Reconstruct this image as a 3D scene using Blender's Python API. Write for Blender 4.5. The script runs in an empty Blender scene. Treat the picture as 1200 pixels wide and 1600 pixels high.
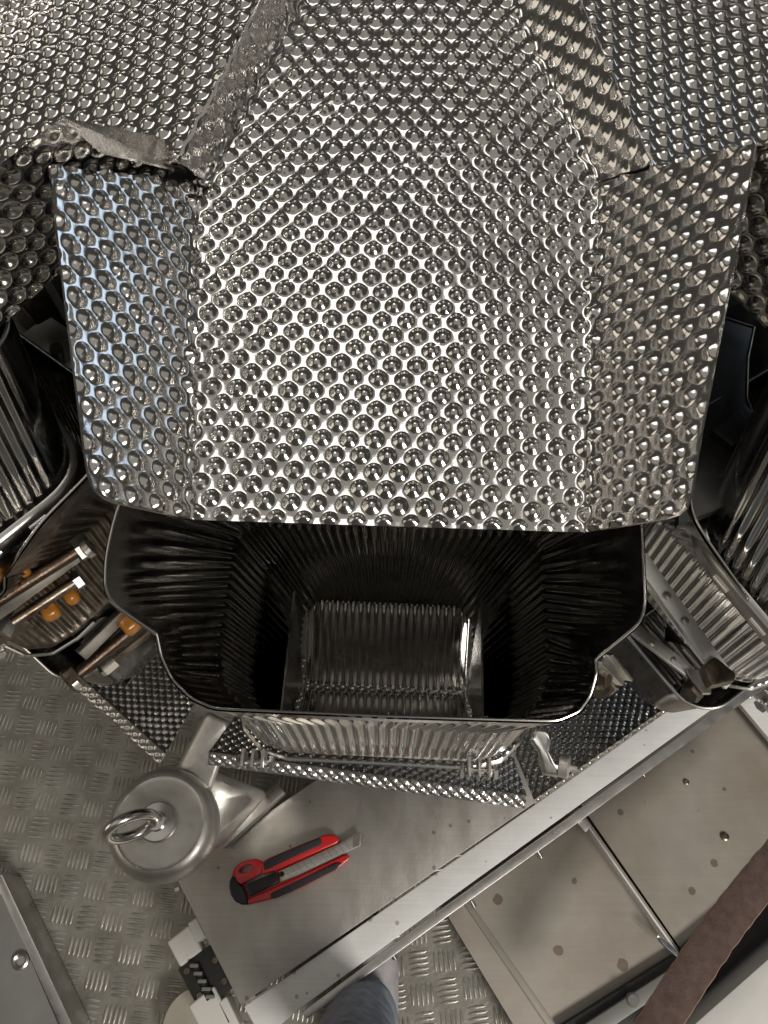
import bpy, bmesh, math, random
import numpy as np
from mathutils import Vector, Matrix
random.seed(7); rng = np.random.default_rng(7)
R = math.radians
SC = bpy.context.scene
COL = SC.collection

# ------------------------------------------------------------------ camera
PITCH = R(62); FPX = 1200.0; CAM = np.array([0, 0, 1.15])
FW = np.array([0, math.cos(PITCH), -math.sin(PITCH)]); UP = np.array([0, math.sin(PITCH), math.cos(PITCH)])
cd = bpy.data.cameras.new('camera'); cam = bpy.data.objects.new('camera', cd); COL.objects.link(cam)
cam.location = CAM; cam.rotation_euler = (R(90) - PITCH, 0, 0)
cd.sensor_width = 36; cd.lens = FPX / 1600 * 36; cd.clip_start = .01; cd.clip_end = 100
SC.camera = cam
SC.view_settings.view_transform = 'Standard'; SC.view_settings.look = 'None'
SC.view_settings.exposure = 0; SC.view_settings.gamma = 1
SC.render.resolution_x = 768; SC.render.resolution_y = 1024

# ------------------------------------------------------------------ world + lamps (an indoor plant room)
w = bpy.data.worlds.new('World'); SC.world = w; w.use_nodes = True
w.node_tree.nodes['Background'].inputs[0].default_value = (.1, .093, .082, 1)
w.node_tree.nodes['Background'].inputs[1].default_value = .65

def lamp(name, loc, target, sx, sy, watts, col, spread=180):
    d = bpy.data.lights.new(name, 'AREA'); d.shape = 'RECTANGLE'; d.size = sx; d.size_y = sy
    d.energy = watts; d.color = col; d.spread = R(spread)
    o = bpy.data.objects.new(name, d); COL.objects.link(o); o.location = loc
    o.rotation_euler = (Vector(target) - Vector(loc)).to_track_quat('-Z', 'Y').to_euler()
    return o
lamp('skylight_window', (-.25, 1.12, 3.5), (-.02, .24, .92), 1.0, 1.15, 8.5, (1, .985, .95))
lamp('ceiling_light', (.2, -.05, 3.8), (.2, -.05, 0), 4.6, 3.4, 14.5, (1, .95, .87))
lamp('blue_window', (2.5, 2.1, 1.38), (-.1, .25, .93), 1.7, .9, 8, (.62, .79, 1))
lamp('warm_window', (-3.0, -.2, 2.3), (0, .2, .7), 2.0, 1.6, 11, (1, .9, .76))
lamp('rear_window', (1.7, -2.1, 2.7), (0, .1, .2), .95, .75, 92, (1, .96, .9))

# ------------------------------------------------------------------ pixel helpers (photo pixels -> real points)
def ray(px, py):
    return FW + np.array([1, 0, 0]) * ((px - 600) / FPX) + UP * ((800 - py) / FPX)
def at(px, py, z):
    d = ray(px, py); return CAM + d * ((z - CAM[2]) / d[2])
AX = np.array([.02, .55]); PHI = R(2.7); STEP = R(36)
def to_local(P, phi=PHI):
    dx, dy = P[0] - AX[0], P[1] - AX[1]; c, s = math.cos(phi), math.sin(phi)
    return np.array([dx * c - dy * s, dx * s + dy * c, P[2]])
def head_matrix(k):                       # k = 0 centre, 1 left, -1 right
    return Matrix.Translation((AX[0], AX[1], 0)) @ Matrix.Rotation(-(PHI + k * STEP), 4, 'Z')
def lat(px, py, z): return to_local(at(px, py, z))
TAN = math.tan(R(11)); ZT = .903; YT = -.419
def floor_z(yl): return ZT + TAN * (yl - YT)
def on_floor(px, py, up=0):
    d = ray(px, py); inw = np.array([math.sin(PHI), math.cos(PHI)])
    y0 = np.dot(CAM[:2] - AX, inw); dy = np.dot(d[:2], inw)
    t = (ZT + TAN * (y0 - YT) + up - CAM[2]) / (d[2] - TAN * dy)
    return to_local(CAM + d * t)

# ------------------------------------------------------------------ materials
MATS = {}
def mat(name, col, rough=.4, metal=0, noise=0, nscale=30, rvar=0, bump=0, bscale=200, col2=None, spots=None, stretch=None, coat=0, scratch=0):
    m = bpy.data.materials.new(name); m.use_nodes = True; nt = m.node_tree; N = nt.nodes; L = nt.links
    b = N['Principled BSDF']; b.inputs['Metallic'].default_value = metal; b.inputs['Roughness'].default_value = rough
    b.inputs['Base Color'].default_value = (*col, 1)
    if coat: b.inputs['Coat Weight'].default_value = coat
    tc = N.new('ShaderNodeTexCoord'); src = tc.outputs['Object']
    if stretch:
        mp = N.new('ShaderNodeMapping'); mp.inputs['Scale'].default_value = stretch; L.new(src, mp.inputs[0]); src = mp.outputs[0]
    def nz(scale, det=5, ro=.6):
        n = N.new('ShaderNodeTexNoise'); n.inputs['Scale'].default_value = scale; n.inputs['Detail'].default_value = det
        n.inputs['Roughness'].default_value = ro; L.new(src, n.inputs[0]); return n.outputs[0]
    cur = None
    if noise:
        r = N.new('ShaderNodeValToRGB'); e = r.color_ramp.elements
        e[0].position = .32; e[1].position = .7
        c2 = col2 or tuple(c * (1 - noise) for c in col)
        e[0].color = (*c2, 1); e[1].color = (*col, 1)
        L.new(nz(nscale), r.inputs[0]); cur = r.outputs[0]
    if spots:                                              # scattered stains with a shape of their own
        sc, thr, scol, amt = spots
        v = N.new('ShaderNodeTexVoronoi'); v.inputs['Scale'].default_value = sc; L.new(tc.outputs['Object'], v.inputs[0])
        v.inputs['Randomness'].default_value = 1
        nn = N.new('ShaderNodeTexNoise'); nn.inputs['Scale'].default_value = sc * 6; L.new(tc.outputs['Object'], nn.inputs[0])
        ad = N.new('ShaderNodeMath'); ad.operation = 'MULTIPLY_ADD'; L.new(nn.outputs[0], ad.inputs[0]); ad.inputs[1].default_value = .08; L.new(v.outputs['Distance'], ad.inputs[2])
        # only some cells hold a stain
        gt = N.new('ShaderNodeSeparateColor'); L.new(v.outputs['Color'], gt.inputs[0])
        mul = N.new('ShaderNodeMath'); mul.operation = 'MULTIPLY'; L.new(gt.outputs[0], mul.inputs[0]); mul.inputs[1].default_value = thr
        sb = N.new('ShaderNodeMath'); sb.operation = 'LESS_THAN'; L.new(ad.outputs[0], sb.inputs[0]); L.new(mul.outputs[0], sb.inputs[1])
        am = N.new('ShaderNodeMath'); am.operation = 'MULTIPLY'; L.new(sb.outputs[0], am.inputs[0]); am.inputs[1].default_value = amt
        mx = N.new('ShaderNodeMix'); mx.data_type = 'RGBA'; L.new(am.outputs[0], mx.inputs[0])
        if cur: L.new(cur, mx.inputs[6])
        else: mx.inputs[6].default_value = (*col, 1)
        mx.inputs[7].default_value = (*scol, 1); cur = mx.outputs[2]
    if cur: L.new(cur, b.inputs['Base Color'])
    if rvar:
        mr = N.new('ShaderNodeMapRange'); mr.inputs[1].default_value = .3; mr.inputs[2].default_value = .7
        mr.inputs[3].default_value = max(.02, rough - rvar); mr.inputs[4].default_value = rough + rvar
        L.new(nz(nscale * 1.7), mr.inputs[0]); L.new(mr.outputs[0], b.inputs['Roughness'])
    if scratch:
        mp2 = N.new('ShaderNodeMapping'); mp2.inputs['Rotation'].default_value = (0, 0, R(-35)); mp2.inputs['Scale'].default_value = (7, 330, 7); L.new(tc.outputs['Object'], mp2.inputs[0])
        sn = N.new('ShaderNodeTexNoise'); sn.inputs['Scale'].default_value = 1.5; sn.inputs['Detail'].default_value = 4; L.new(mp2.outputs[0], sn.inputs[0])
        m3 = N.new('ShaderNodeMapRange'); m3.inputs[1].default_value = .35; m3.inputs[2].default_value = .7; m3.inputs[3].default_value = 1 - scratch; m3.inputs[4].default_value = 1 + scratch * .4; L.new(sn.outputs[0], m3.inputs[0])
        vm = N.new('ShaderNodeVectorMath'); vm.operation = 'SCALE'
        if cur: L.new(cur, vm.inputs[0])
        else: vm.inputs[0].default_value = col
        L.new(m3.outputs[0], vm.inputs['Scale']); L.new(vm.outputs[0], b.inputs['Base Color'])
    if bump:
        bp = N.new('ShaderNodeBump'); bp.inputs['Strength'].default_value = bump; bp.inputs['Distance'].default_value = .001
        L.new(nz(bscale, 3), bp.inputs['Height']); L.new(bp.outputs[0], b.inputs['Normal'])
    MATS[name] = m; return m
mat('dimpled_steel', (.66, .64, .61), .15, 1, .16, 38, .05, .05, 600)
mat('shaded_steel', (.24, .23, .218), .15, 1, .15, 50, .06, .06, 500)  # base darkened: the shade inside the hoppers is put into the colour
mat('ribbed_steel', (.76, .745, .72), .14, 1, .15, 50, .05)  # bright copy of the hopper steel for the lit outside walls
mat('gate_steel', (.62, .60, .57), .2, 1, .15, 50, .06)
mat('chute_steel', (.76, .735, .70), .27, 1, .15, 40, .06)
mat('rim_steel', (.78, .76, .73), .22, 1)
mat('brushed_steel', (.56, .545, .52), .34, 1, .15, 40, .08, .05, 300)
mat('cast_steel', (.68, .66, .61), .42, .8, .25, 30, .1, .12, 260)
mat('old_steel', (.30, .27, .23), .38, 1, .5, 90, .1, .2, 300, (.13, .09, .06))
mat('rusty_rod', (.11, .092, .075), .42, 1, .5, 120, .1, .3, 400, (.09, .055, .035))
mat('amber_plastic', (.42, .16, .02), .3, 0, .3, 80, 0, 0, 200, coat=.3)
mat('cover_steel', (.49, .47, .435), .38, .8, .4, 16, .1, .12, 260, (.41, .385, .35), (46, .19, (.2, .14, .10), .7), stretch=(1.6, .7, 1), scratch=.07)
mat('bar_steel', (.86, .85, .82), .4, 0, .12, 25, .06, .05, 300, None, (60, .2, (.3, .26, .2), .7), scratch=.06)
mat('tray_steel', (.45, .41, .355), .45, .45, .45, 8, .08, .06, 300, (.33, .285, .23), (27, .26, (.14, .09, .06), .7), scratch=.04)
mat('tread_plate', (.38, .365, .32), .44, .5, .4, 22, .12, .5, 180, (.22, .205, .17))
mat('tread_bars', (.44, .425, .38), .38, .6, .5, 26, .12, .3, 250, (.22, .205, .17))
mat('dark_body', (.06, .058, .055), .35, .6, .3, 20)
mat('black_metal', (.03, .028, .026), .4, .3, .3, 60, 0, .2, 300)
mat('grey_paint', (.22, .215, .20), .45, .1, .2, 20, .05)
mat('white_paint', (.72, .70, .65), .5, 0, .12, 10, .05, .05, 200, None, (60, .1, (.4, .36, .3), .5))
mat('beige_paint', (.42, .38, .31), .5, 0, .2, 20)
mat('leather', (.135, .09, .073), .85, 0, .45, 90, .05, .8, 700, (.085, .05, .04))
mat('leather_edge', (.38, .25, .18), .85, 0, .3, 200)
mat('red_plastic', (.68, .018, .02), .28, 0, .1, 50, coat=.3)
mat('grip_rubber', (.028, .028, .03), .6, 0, .2, 300, 0, .2, 800)
mat('black_plastic', (.012, .012, .012), .35)
mat('blade_steel', (.5, .48, .44), .35, .7, .15, 60, .05)
mat('denim', (.36, .39, .43), .9, 0, .5, 70, 0, .6, 900, (.22, .245, .28))
mat('shoe_cloth', (.55, .52, .52), .8, 0, .3, 60, 0, .3, 500)
mat('box_shade', (.02, .018, .015), .7)  # near-black colour painting the shade deep inside the ribbed boxes

# ------------------------------------------------------------------ mesh helpers
def link(o, parent=None):
    COL.objects.link(o)
    if parent is not None: o.parent = parent
    return o
def mesh_np(name, V, F, m, parent=None, smooth=True):
    V = np.asarray(V, dtype=np.float32)
    me = bpy.data.meshes.new(name)
    if isinstance(F, np.ndarray):
        nf, k = F.shape
        me.vertices.add(len(V)); me.vertices.foreach_set('co', V.ravel())
        me.loops.add(nf * k); me.loops.foreach_set('vertex_index', F.astype(np.int32).ravel())
        me.polygons.add(nf); me.polygons.foreach_set('loop_start', np.arange(0, nf * k, k, dtype=np.int32))
        me.polygons.foreach_set('loop_total', np.full(nf, k, dtype=np.int32)); me.update(calc_edges=True)
    else:
        me.from_pydata([tuple(v) for v in V], [], F); me.update()
    me.polygons.foreach_set('use_smooth', np.full(len(me.polygons), smooth, dtype=bool))
    me.materials.append(MATS[m]); me.validate()
    return link(bpy.data.objects.new(name, me), parent)
def grid_obj(name, P, m, parent=None, smooth=True, thick=0, nrm=None, step=8):
    """P: (rows, cols, 3). thick: a skirt round the border and a coarse back sheet along -nrm"""
    r, c = P.shape[:2]
    idx = np.arange(r * c).reshape(r, c)
    F = np.stack([idx[:-1, :-1], idx[:-1, 1:], idx[1:, 1:], idx[1:, :-1]], -1).reshape(-1, 4)
    V = P.reshape(-1, 3)
    if thick:
        B = P - nrm * thick
        rr = np.unique(np.r_[np.arange(0, r, step), r - 1]); cc = np.unique(np.r_[np.arange(0, c, step), c - 1])
        # border loop
        bi = [(0, j) for j in range(c)] + [(i, c - 1) for i in range(1, r)] + [(r - 1, j) for j in range(c - 2, -1, -1)] + [(i, 0) for i in range(r - 2, 0, -1)]
        front = np.array([idx[i, j] for i, j in bi]); n = len(bi)
        V0 = len(V); top = np.array([P[i, j] for i, j in bi]); low = np.array([B[i, j] for i, j in bi])
        V = np.vstack([V, top, low]); a = V0 + np.arange(n); b = a + n; nx = np.roll(np.arange(n), -1)
        F = np.vstack([F, np.stack([a, b, b[nx], a[nx]], -1)])
        Bk = B[np.ix_(rr, cc)]; V1 = len(V); k = np.arange(len(rr) * len(cc)).reshape(len(rr), len(cc)) + V1
        V = np.vstack([V, Bk.reshape(-1, 3)])
        F = np.vstack([F, np.stack([k[:-1, :-1], k[1:, :-1], k[1:, 1:], k[:-1, 1:]], -1).reshape(-1, 4)])
    return mesh_np(name, V, F, m, parent, smooth)

class MB:
    def __init__(s): s.v = []; s.f = []
    def add(s, V, F):
        n = len(s.v); s.v += [tuple(map(float, p)) for p in V]; s.f += [tuple(i + n for i in f) for f in F]; return s
    def box(s, c, size, axes=None):
        ax = np.eye(3) if axes is None else np.array(axes, float)
        c = np.array(c, float); hx = [ax[i] * size[i] / 2 for i in range(3)]
        V = [c + a * hx[0] + b * hx[1] + d * hx[2] for d in (-1, 1) for b in (-1, 1) for a in (-1, 1)]
        return s.add(V, [(0, 2, 3, 1), (4, 5, 7, 6), (0, 1, 5, 4), (2, 6, 7, 3), (0, 4, 6, 2), (1, 3, 7, 5)])
    def beam(s, a, b, wd, h, up=(0, 0, 1)):
        a = np.array(a, float); b = np.array(b, float); x = b - a; L = np.linalg.norm(x); x /= L
        y = np.cross(up, x); y /= np.linalg.norm(y); z = np.cross(x, y)
        return s.box((a + b) / 2, (L, wd, h), (x, y, z))
    def tube(s, pts, r, n=10, closed=False, cap=True):
        pts = [np.array(p, float) for p in pts]; m = len(pts); rs = r if hasattr(r, '__len__') else [r] * m
        V = []; ref = None
        for i, p in enumerate(pts):
            if closed: t = pts[(i + 1) % m] - pts[i - 1]
            else: t = pts[min(i + 1, m - 1)] - pts[max(i - 1, 0)]
            t = t / (np.linalg.norm(t) + 1e-12)
            if ref is None: ref = np.array([0, 0, 1.]) if abs(t[2]) < .9 else np.array([1., 0, 0])
            e = np.cross(t, ref); e /= np.linalg.norm(e) + 1e-12; g = np.cross(e, t); ref = g
            for k in range(n):
                a = 2 * math.pi * k / n; V.append(p + rs[i] * (math.cos(a) * e + math.sin(a) * g))
        F = []
        for i in range(m if closed else m - 1):
            j = (i + 1) % m
            for k in range(n): F.append((i * n + k, i * n + (k + 1) % n, j * n + (k + 1) % n, j * n + k))
        if cap and not closed: F += [tuple(range(n - 1, -1, -1)), tuple((m - 1) * n + k for k in range(n))]
        return s.add(V, F)
    def lathe(s, prof, c, n=40, axis=(0, 0, 1)):
        ax = Vector(axis).normalized(); q = Vector((0, 0, 1)).rotation_difference(ax).to_matrix(); V = []
        for r, z in prof:
            for k in range(n):
                a = 2 * math.pi * k / n; V.append(np.array(q @ Vector((r * math.cos(a), r * math.sin(a), z))) + np.array(c, float))
        F = [(i * n + k, i * n + (k + 1) % n, (i + 1) * n + (k + 1) % n, (i + 1) * n + k) for i in range(len(prof) - 1) for k in range(n)]
        F += [tuple(range(n - 1, -1, -1)), tuple((len(prof) - 1) * n + k for k in range(n))]
        return s.add(V, F)
    def hexbolt(s, c, r, h, axis=(0, 0, 1)):
        return s.lathe([(r, 0), (r, h * .8), (r * .82, h)], c, 6, axis)
    def build(s, name, m, parent=None, smooth=False, bevel=0, seg=2):
        me = bpy.data.meshes.new(name); bm = bmesh.new(); vs = [bm.verts.new(v) for v in s.v]
        for f in s.f:
            try: bm.faces.new([vs[i] for i in f])
            except ValueError: pass
        bmesh.ops.recalc_face_normals(bm, faces=bm.faces)
        if bevel:
            es = [e for e in bm.edges if len(e.link_faces) == 2 and e.calc_face_angle(0) > .6]
            bmesh.ops.bevel(bm, geom=es, offset=bevel, segments=seg, profile=.6, affect='EDGES', clamp_overlap=True)
        for e in bm.edges: e.smooth = not (len(e.link_faces) == 2 and e.calc_face_angle(0) > .7)
        for f in bm.faces: f.smooth = smooth or bevel > 0
        bm.to_mesh(me); bm.free(); me.materials.append(MATS[m])
        return link(bpy.data.objects.new(name, me), parent)
def prism(name, top, thick, m, parent=None, hole=None, bevel=0, seg=2):
    """top: ordered world points of the upper outline; the solid goes `thick` straight down"""
    bm = bmesh.new(); loops = [top] + ([hole] if hole is not None else [])
    edges = []; vloops = []
    for lp in loops:
        vs = [bm.verts.new(tuple(map(float, p))) for p in lp]; vloops.append(vs)
        edges += [bm.edges.new((vs[i], vs[(i + 1) % len(vs)])) for i in range(len(vs))]
    bmesh.ops.triangle_fill(bm, use_beauty=True, use_dissolve=True, edges=edges)
    r = bmesh.ops.extrude_face_region(bm, geom=list(bm.faces))
    bmesh.ops.translate(bm, verts=[g for g in r['geom'] if isinstance(g, bmesh.types.BMVert)], vec=(0, 0, -thick))
    bmesh.ops.recalc_face_normals(bm, faces=bm.faces)
    if bevel:
        es = [e for e in bm.edges if len(e.link_faces) == 2 and e.calc_face_angle(0) > .9]
        bmesh.ops.bevel(bm, geom=es, offset=bevel, segments=seg, profile=.6, affect='EDGES', clamp_overlap=True)
    for e in bm.edges: e.smooth = not (len(e.link_faces) == 2 and e.calc_face_angle(0) > .7)
    for f in bm.faces: f.smooth = bevel > 0
    me = bpy.data.meshes.new(name); bm.to_mesh(me); bm.free(); me.materials.append(MATS[m])
    return link(bpy.data.objects.new(name, me), parent)
def PX(lst, z): return [at(x, y, z) for x, y in lst]
def tag(o, label, cat, group=None):
    o['label'] = label; o['category'] = cat
    if group: o['group'] = group
    return o
def thing(name, label, cat, loc=(0, 0, 0), group=None):
    o = bpy.data.objects.new(name, None); o.empty_display_size = .05; COL.objects.link(o); o.location = loc
    return tag(o, label, cat, group)
def head_thing(name, k, label, cat, group):
    o = thing(name, label, cat, group=group); o.matrix_world = head_matrix(k); return o
def dup(root, k, label, skip=()):
    r = root.copy(); COL.objects.link(r); r.matrix_world = head_matrix(k); r['label'] = label
    for ch in [c for c in root.children if c.name.split('.')[0] not in skip]:
        c = ch.copy(); COL.objects.link(c); c.parent = r
        for g in ch.children: d = g.copy(); COL.objects.link(d); d.parent = c
    return r

# ------------------------------------------------------------------ dimpled sheet
PU, PV, BR, BH = .0098, .0064, .0037, .0016
def hsh(a, b): 
    x = np.sin(a * 12.9898 + b * 78.233) * 43758.5453; return x - np.floor(x)
def dimples(u, v, pu=PU, pv=PV, br=BR, bh=BH):
    j0 = np.round(v / pv); best = np.zeros_like(u)
    for dj in (-1, 0, 1):
        j = j0 + dj; off = (np.mod(j, 2)) * pu / 2
        i = np.round((u - off) / pu)
        k = hsh(i, j)
        cu = i * pu + off + (hsh(i + 7, j) - .5) * .0005; cv = j * pv + (hsh(i, j + 9) - .5) * .0005
        r2 = ((u - cu) ** 2 + (v - cv) ** 2) / (br * (.93 + .14 * hsh(i + 3, j + 5))) ** 2
        q = np.clip(1 - r2, 0, 1)
        h = bh * (.85 + .25 * k) * (q ** 1.4)
        best = np.maximum(best, h)
    wav = .00022 * np.sin(u * 61 + 1.3 * np.sin(v * 47)) + .0002 * np.sin(v * 83 + u * 39) + .00015 * np.sin(u * 170 - v * 130)
    a1 = 2 * math.pi * (u / pu + v / (2 * pv)); a2 = 2 * math.pi * (u / pu - v / (2 * pv))
    return best + wav + .0001 * (pu / PU) * (np.cos(a1) + np.cos(a2))
def poly_interp(pts, n):
    pts = np.array(pts, float); d = np.r_[0, np.cumsum(np.linalg.norm(np.diff(pts, axis=0), axis=1))]
    s = np.linspace(0, d[-1], n); return np.stack([np.interp(s, d, pts[:, k]) for k in range(3)], 1)
def fold_sheet(lines, ncols, nrows, names, m, parent, rad=.004, u0=0, thick=.0012, vdir=None, pu=PU, pv=PV, br=BR, bh=BH, clean=True, relief=None):
    """lines: polylines (one for each fold/edge, running along the sheet), resampled to nrows.
    The facets between them carry one continuous pattern of bosses; each facet becomes a mesh of its own."""
    Ls = [poly_interp(l, nrows) if len(l) != nrows else np.array(l) for l in lines]
    K = len(Ls) - 1
    fn = []
    for k in range(K):
        a = (Ls[k + 1][nrows // 2] - Ls[k][nrows // 2]); b = (Ls[k][-1] - Ls[k][0]); n = np.cross(a, b); fn.append(n / np.linalg.norm(n))
    fn = [n if n[2] > 0 else -n for n in fn]
    outs = []; ref = None; main = max(range(K), key=lambda k: ncols[k])
    # unfolded width measured from the main facet
    base_u = [None] * K
    for k in range(K):
        t = np.linspace(0, 1, ncols[k])[None, :, None]
        P = Ls[k][:, None, :] * (1 - t) + Ls[k + 1][:, None, :] * t
        outs.append(P)
    for k in range(K):
        P = outs[k]
        along = np.array([0, math.cos(R(11)), math.sin(R(11))]) if vdir is None else np.array(vdir)
        along = along - fn[k] * np.dot(along, fn[k]); along /= np.linalg.norm(along)
        across = np.cross(along, fn[k])
        if k < main: org = Ls[k + 1][nrows // 2]; 
        elif k > main: org = Ls[k][nrows // 2]
        else: org = np.zeros(3)
        u = (P - org) @ across; v = P @ along
        if k != main:
            mm = main; al = np.array([0, math.cos(R(11)), math.sin(R(11))]) if vdir is None else np.array(vdir)
            al = al - fn[mm] * np.dot(al, fn[mm]); al /= np.linalg.norm(al); ac = np.cross(al, fn[mm])
            u = u + org @ ac; v = v - org @ along + org @ al
        # blended normal near folds
        n = np.broadcast_to(fn[k], P.shape).copy()
        if k > 0:
            d = np.linalg.norm(P - P[:, :1], axis=2, keepdims=True); wgt = .5 * np.clip(1 - d / rad, 0, 1)
            n = n * (1 - wgt) + fn[k - 1] * wgt
            P = P + (fn[k - 1] + fn[k]) * .5 * (.0012 * np.clip(1 - d / rad, 0, 1) ** 2)
        if k < K - 1:
            d = np.linalg.norm(P - P[:, -1:], axis=2, keepdims=True); wgt = .5 * np.clip(1 - d / rad, 0, 1)
            n = n * (1 - wgt) + fn[k + 1] * wgt
            P = P + (fn[k + 1] + fn[k]) * .5 * (.0012 * np.clip(1 - d / rad, 0, 1) ** 2)
        n /= np.linalg.norm(n, axis=2, keepdims=True)
        h = dimples(u + u0, v, pu, pv, br, bh)
        if relief is not None: h = h * relief[k]
        fade = np.ones(h.shape)
        d0 = np.linalg.norm(P - P[:1], axis=2); fade = np.minimum(fade, np.clip(d0 / .0022, 0, 1))
        if k == 0: fade = np.minimum(fade, np.clip(np.linalg.norm(P - P[:, :1], axis=2) / .0025, 0, 1))
        if k == K - 1: fade = np.minimum(fade, np.clip(np.linalg.norm(P - P[:, -1:], axis=2) / .0025, 0, 1))
        if clean: h = h * fade
        P2 = P + n * h[..., None]
        if names[k]: grid_obj(names[k], P2, m, parent, True, thick, n)
    return Ls, fn

# ------------------------------------------------------------------ the setting: floor
fl = mesh_np('floor', [(-3, -2.5, 0), (3, -2.5, 0), (3, 3, 0), (-3, 3, 0)], [(0, 1, 2, 3)], 'tread_plate', None, False); fl['kind'] = 'structure'
def tread(x0, x1, y0, y1, ang, name, p=.0335):
    V = []; F = []; c, s = math.cos(ang), math.sin(ang)
    prof = [(-.0155, 0, 0), (-.0095, .0021, .0015), (0, .0026, .0019), (.0095, .0021, .0015), (.0155, 0, 0)]
    n = int(max(x1 - x0, y1 - y0) / p * .8) + 2; cx, cy = (x0 + x1) / 2, (y0 + y1) / 2
    for i in range(-n, n):
        for j in range(-n, n):
            bx, by = i * p, j * p; wx, wy = cx + bx * c - by * s, cy + bx * s + by * c
            if not (x0 < wx < x1 and y0 < wy < y1): continue
            hor = (i + j) % 2 == 0
            for q in range(5):
                o = (q - 2) * .0062; b0 = len(V); ln = 1 - .06 * abs(q - 2)
                for (t, wd, h) in prof:
                    for sd, hh in ((-1, 0), (0, 1), (1, 0)):
                        a, b = t * ln, o + sd * wd
                        lx, ly = (a, b) if hor else (b, a)
                        X, Y = bx + lx, by + ly
                        V.append((cx + X * c - Y * s, cy + X * s + Y * c, -.0003 + hh * h))
                for r in range(4):
                    for k in range(2):
                        e = b0 + r * 3 + k; fc = (e, e + 1, e + 4, e + 3); F.append(fc if not hor else fc[::-1])
    o = mesh_np(name, V, np.array(F), 'tread_bars', fl, True); o['kind'] = 'stuff'; return o
tread(-.85, -.02, -.2, .62, R(-7), 'tread_bars')
tread(-.02, .45, -.25, .12, R(6), 'tread_bars')

# ------------------------------------------------------------------ feeder pans
def wing_plane(Fa, Fb, side, beta):
    d = Fb - Fa; d[2] = 0; d /= np.linalg.norm(d); p = np.array([d[1], -d[0], 0]); 
    if p[0] * side < 0: p = -p
    e = p * math.cos(beta) + np.array([0, 0, math.sin(beta)])
    n = np.cross(e, Fb - Fa); return n / np.linalg.norm(n)
def px_plane(px, py, P0, n):                       # head-local plane
    c = to_local(CAM); d = to_local(CAM + ray(px, py)) - c
    t = np.dot(P0 - c, n) / np.dot(d, n); return c + d * t
pan = head_thing('feeder_pan', 0, 'dimpled steel feeder pan in the middle with both side wings, largest object in view', 'feeder pan', 'dimpled feeder pans round the machine')
fold_l = [on_floor(300, 812), on_floor(301, 550), on_floor(306, 285)]
fold_r = [on_floor(914, 832), on_floor(923, 560), on_floor(940, 285)]
nl = wing_plane(fold_l[0].copy(), fold_l[2].copy(), -1, R(52)); nr = wing_plane(fold_r[0].copy(), fold_r[2].copy(), 1, R(54))
out_l = [px_plane(x, y, fold_l[0], nl) for x, y in [(182, 786), (163, 778), (148, 764), (139, 742), (133, 705), (118, 590), (98, 430), (78, 258)]]
out_r = [px_plane(x, y, fold_r[0], nr) for x, y in [(1040, 810), (1058, 804), (1072, 792), (1080, 770), (1092, 690), (1125, 520), (1158, 350), (1180, 224)]]
print('wing heights', out_l[3][2] - fold_l[0][2], out_l[-1][2] - fold_l[2][2], out_r[3][2] - fold_r[0][2], out_r[-1][2] - fold_r[2][2])
NR = 300
def tip_curve(L, bulge):                              # the lip of the pan is slightly bowed
    return L
lines = [out_l, fold_l, fold_r, out_r]
# rows follow fold parameter: the outer edges are sampled so the rounded corner stays within the first rows
def outer_rows(pts, n):
    pts = np.array(pts); key = np.array([0, .012, .03, .06, .12, .36, .68, 1.0]); s = np.linspace(0, 1, n)
    return np.stack([np.interp(s, key, pts[:, k]) for k in range(3)], 1)
fold_sheet([outer_rows(out_l, NR), poly_interp(fold_l, NR), poly_interp(fold_r, NR), outer_rows(out_r, NR)],
           [100, 280, 100], NR, ['wing', 'pan_floor', 'wing'], 'dimpled_steel', pan)
# rear half: narrow trough between the ridges
def ridge(r, side, up): 
    a = R(18) * side; return np.array([r * math.tan(a), -r, floor_z(-r) + up])
ra, rb = -fold_l[2][1], .10
def toward(p, r, side, margin):
    x = side * (r * math.tan(R(18)) - margin); return np.array([x, -r, floor_z(-r)])
T18 = math.tan(R(18)); OFS = .006
def rp(r, side, dx, up): return np.array([side * r * T18 + OFS + dx, -r, floor_z(-r) + up])
r1 = -fold_r[2][1]
fl2 = [rp(ra, -1, .0045, 0), rp(.18, -1, .0045, 0), rp(rb, -1, .0045, 0)]
fr2 = [rp(r1, 1, -.0125, 0), rp(.18, 1, -.0165, 0), rp(rb, 1, -.017, 0)]
fold_l[2] = fl2[0].copy() if False else fold_l[2]
cr_l = [rp(ra + .010, -1, .001, .019), rp(.18, -1, 0, .021), rp(rb, -1, 0, .021)]
cr_r = [rp(r1 + .010, 1, 0, .019), rp(.18, 1, 0, .021), rp(rb, 1, 0, .021)]
fold_sheet([cr_l, fl2, fr2, cr_r], [16, 230, 40], 260, ['side_wall', 'pan_floor', 'side_wall'], 'dimpled_steel', pan, rad=.0025, clean=False, relief=(.5, 1, .5))

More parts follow.
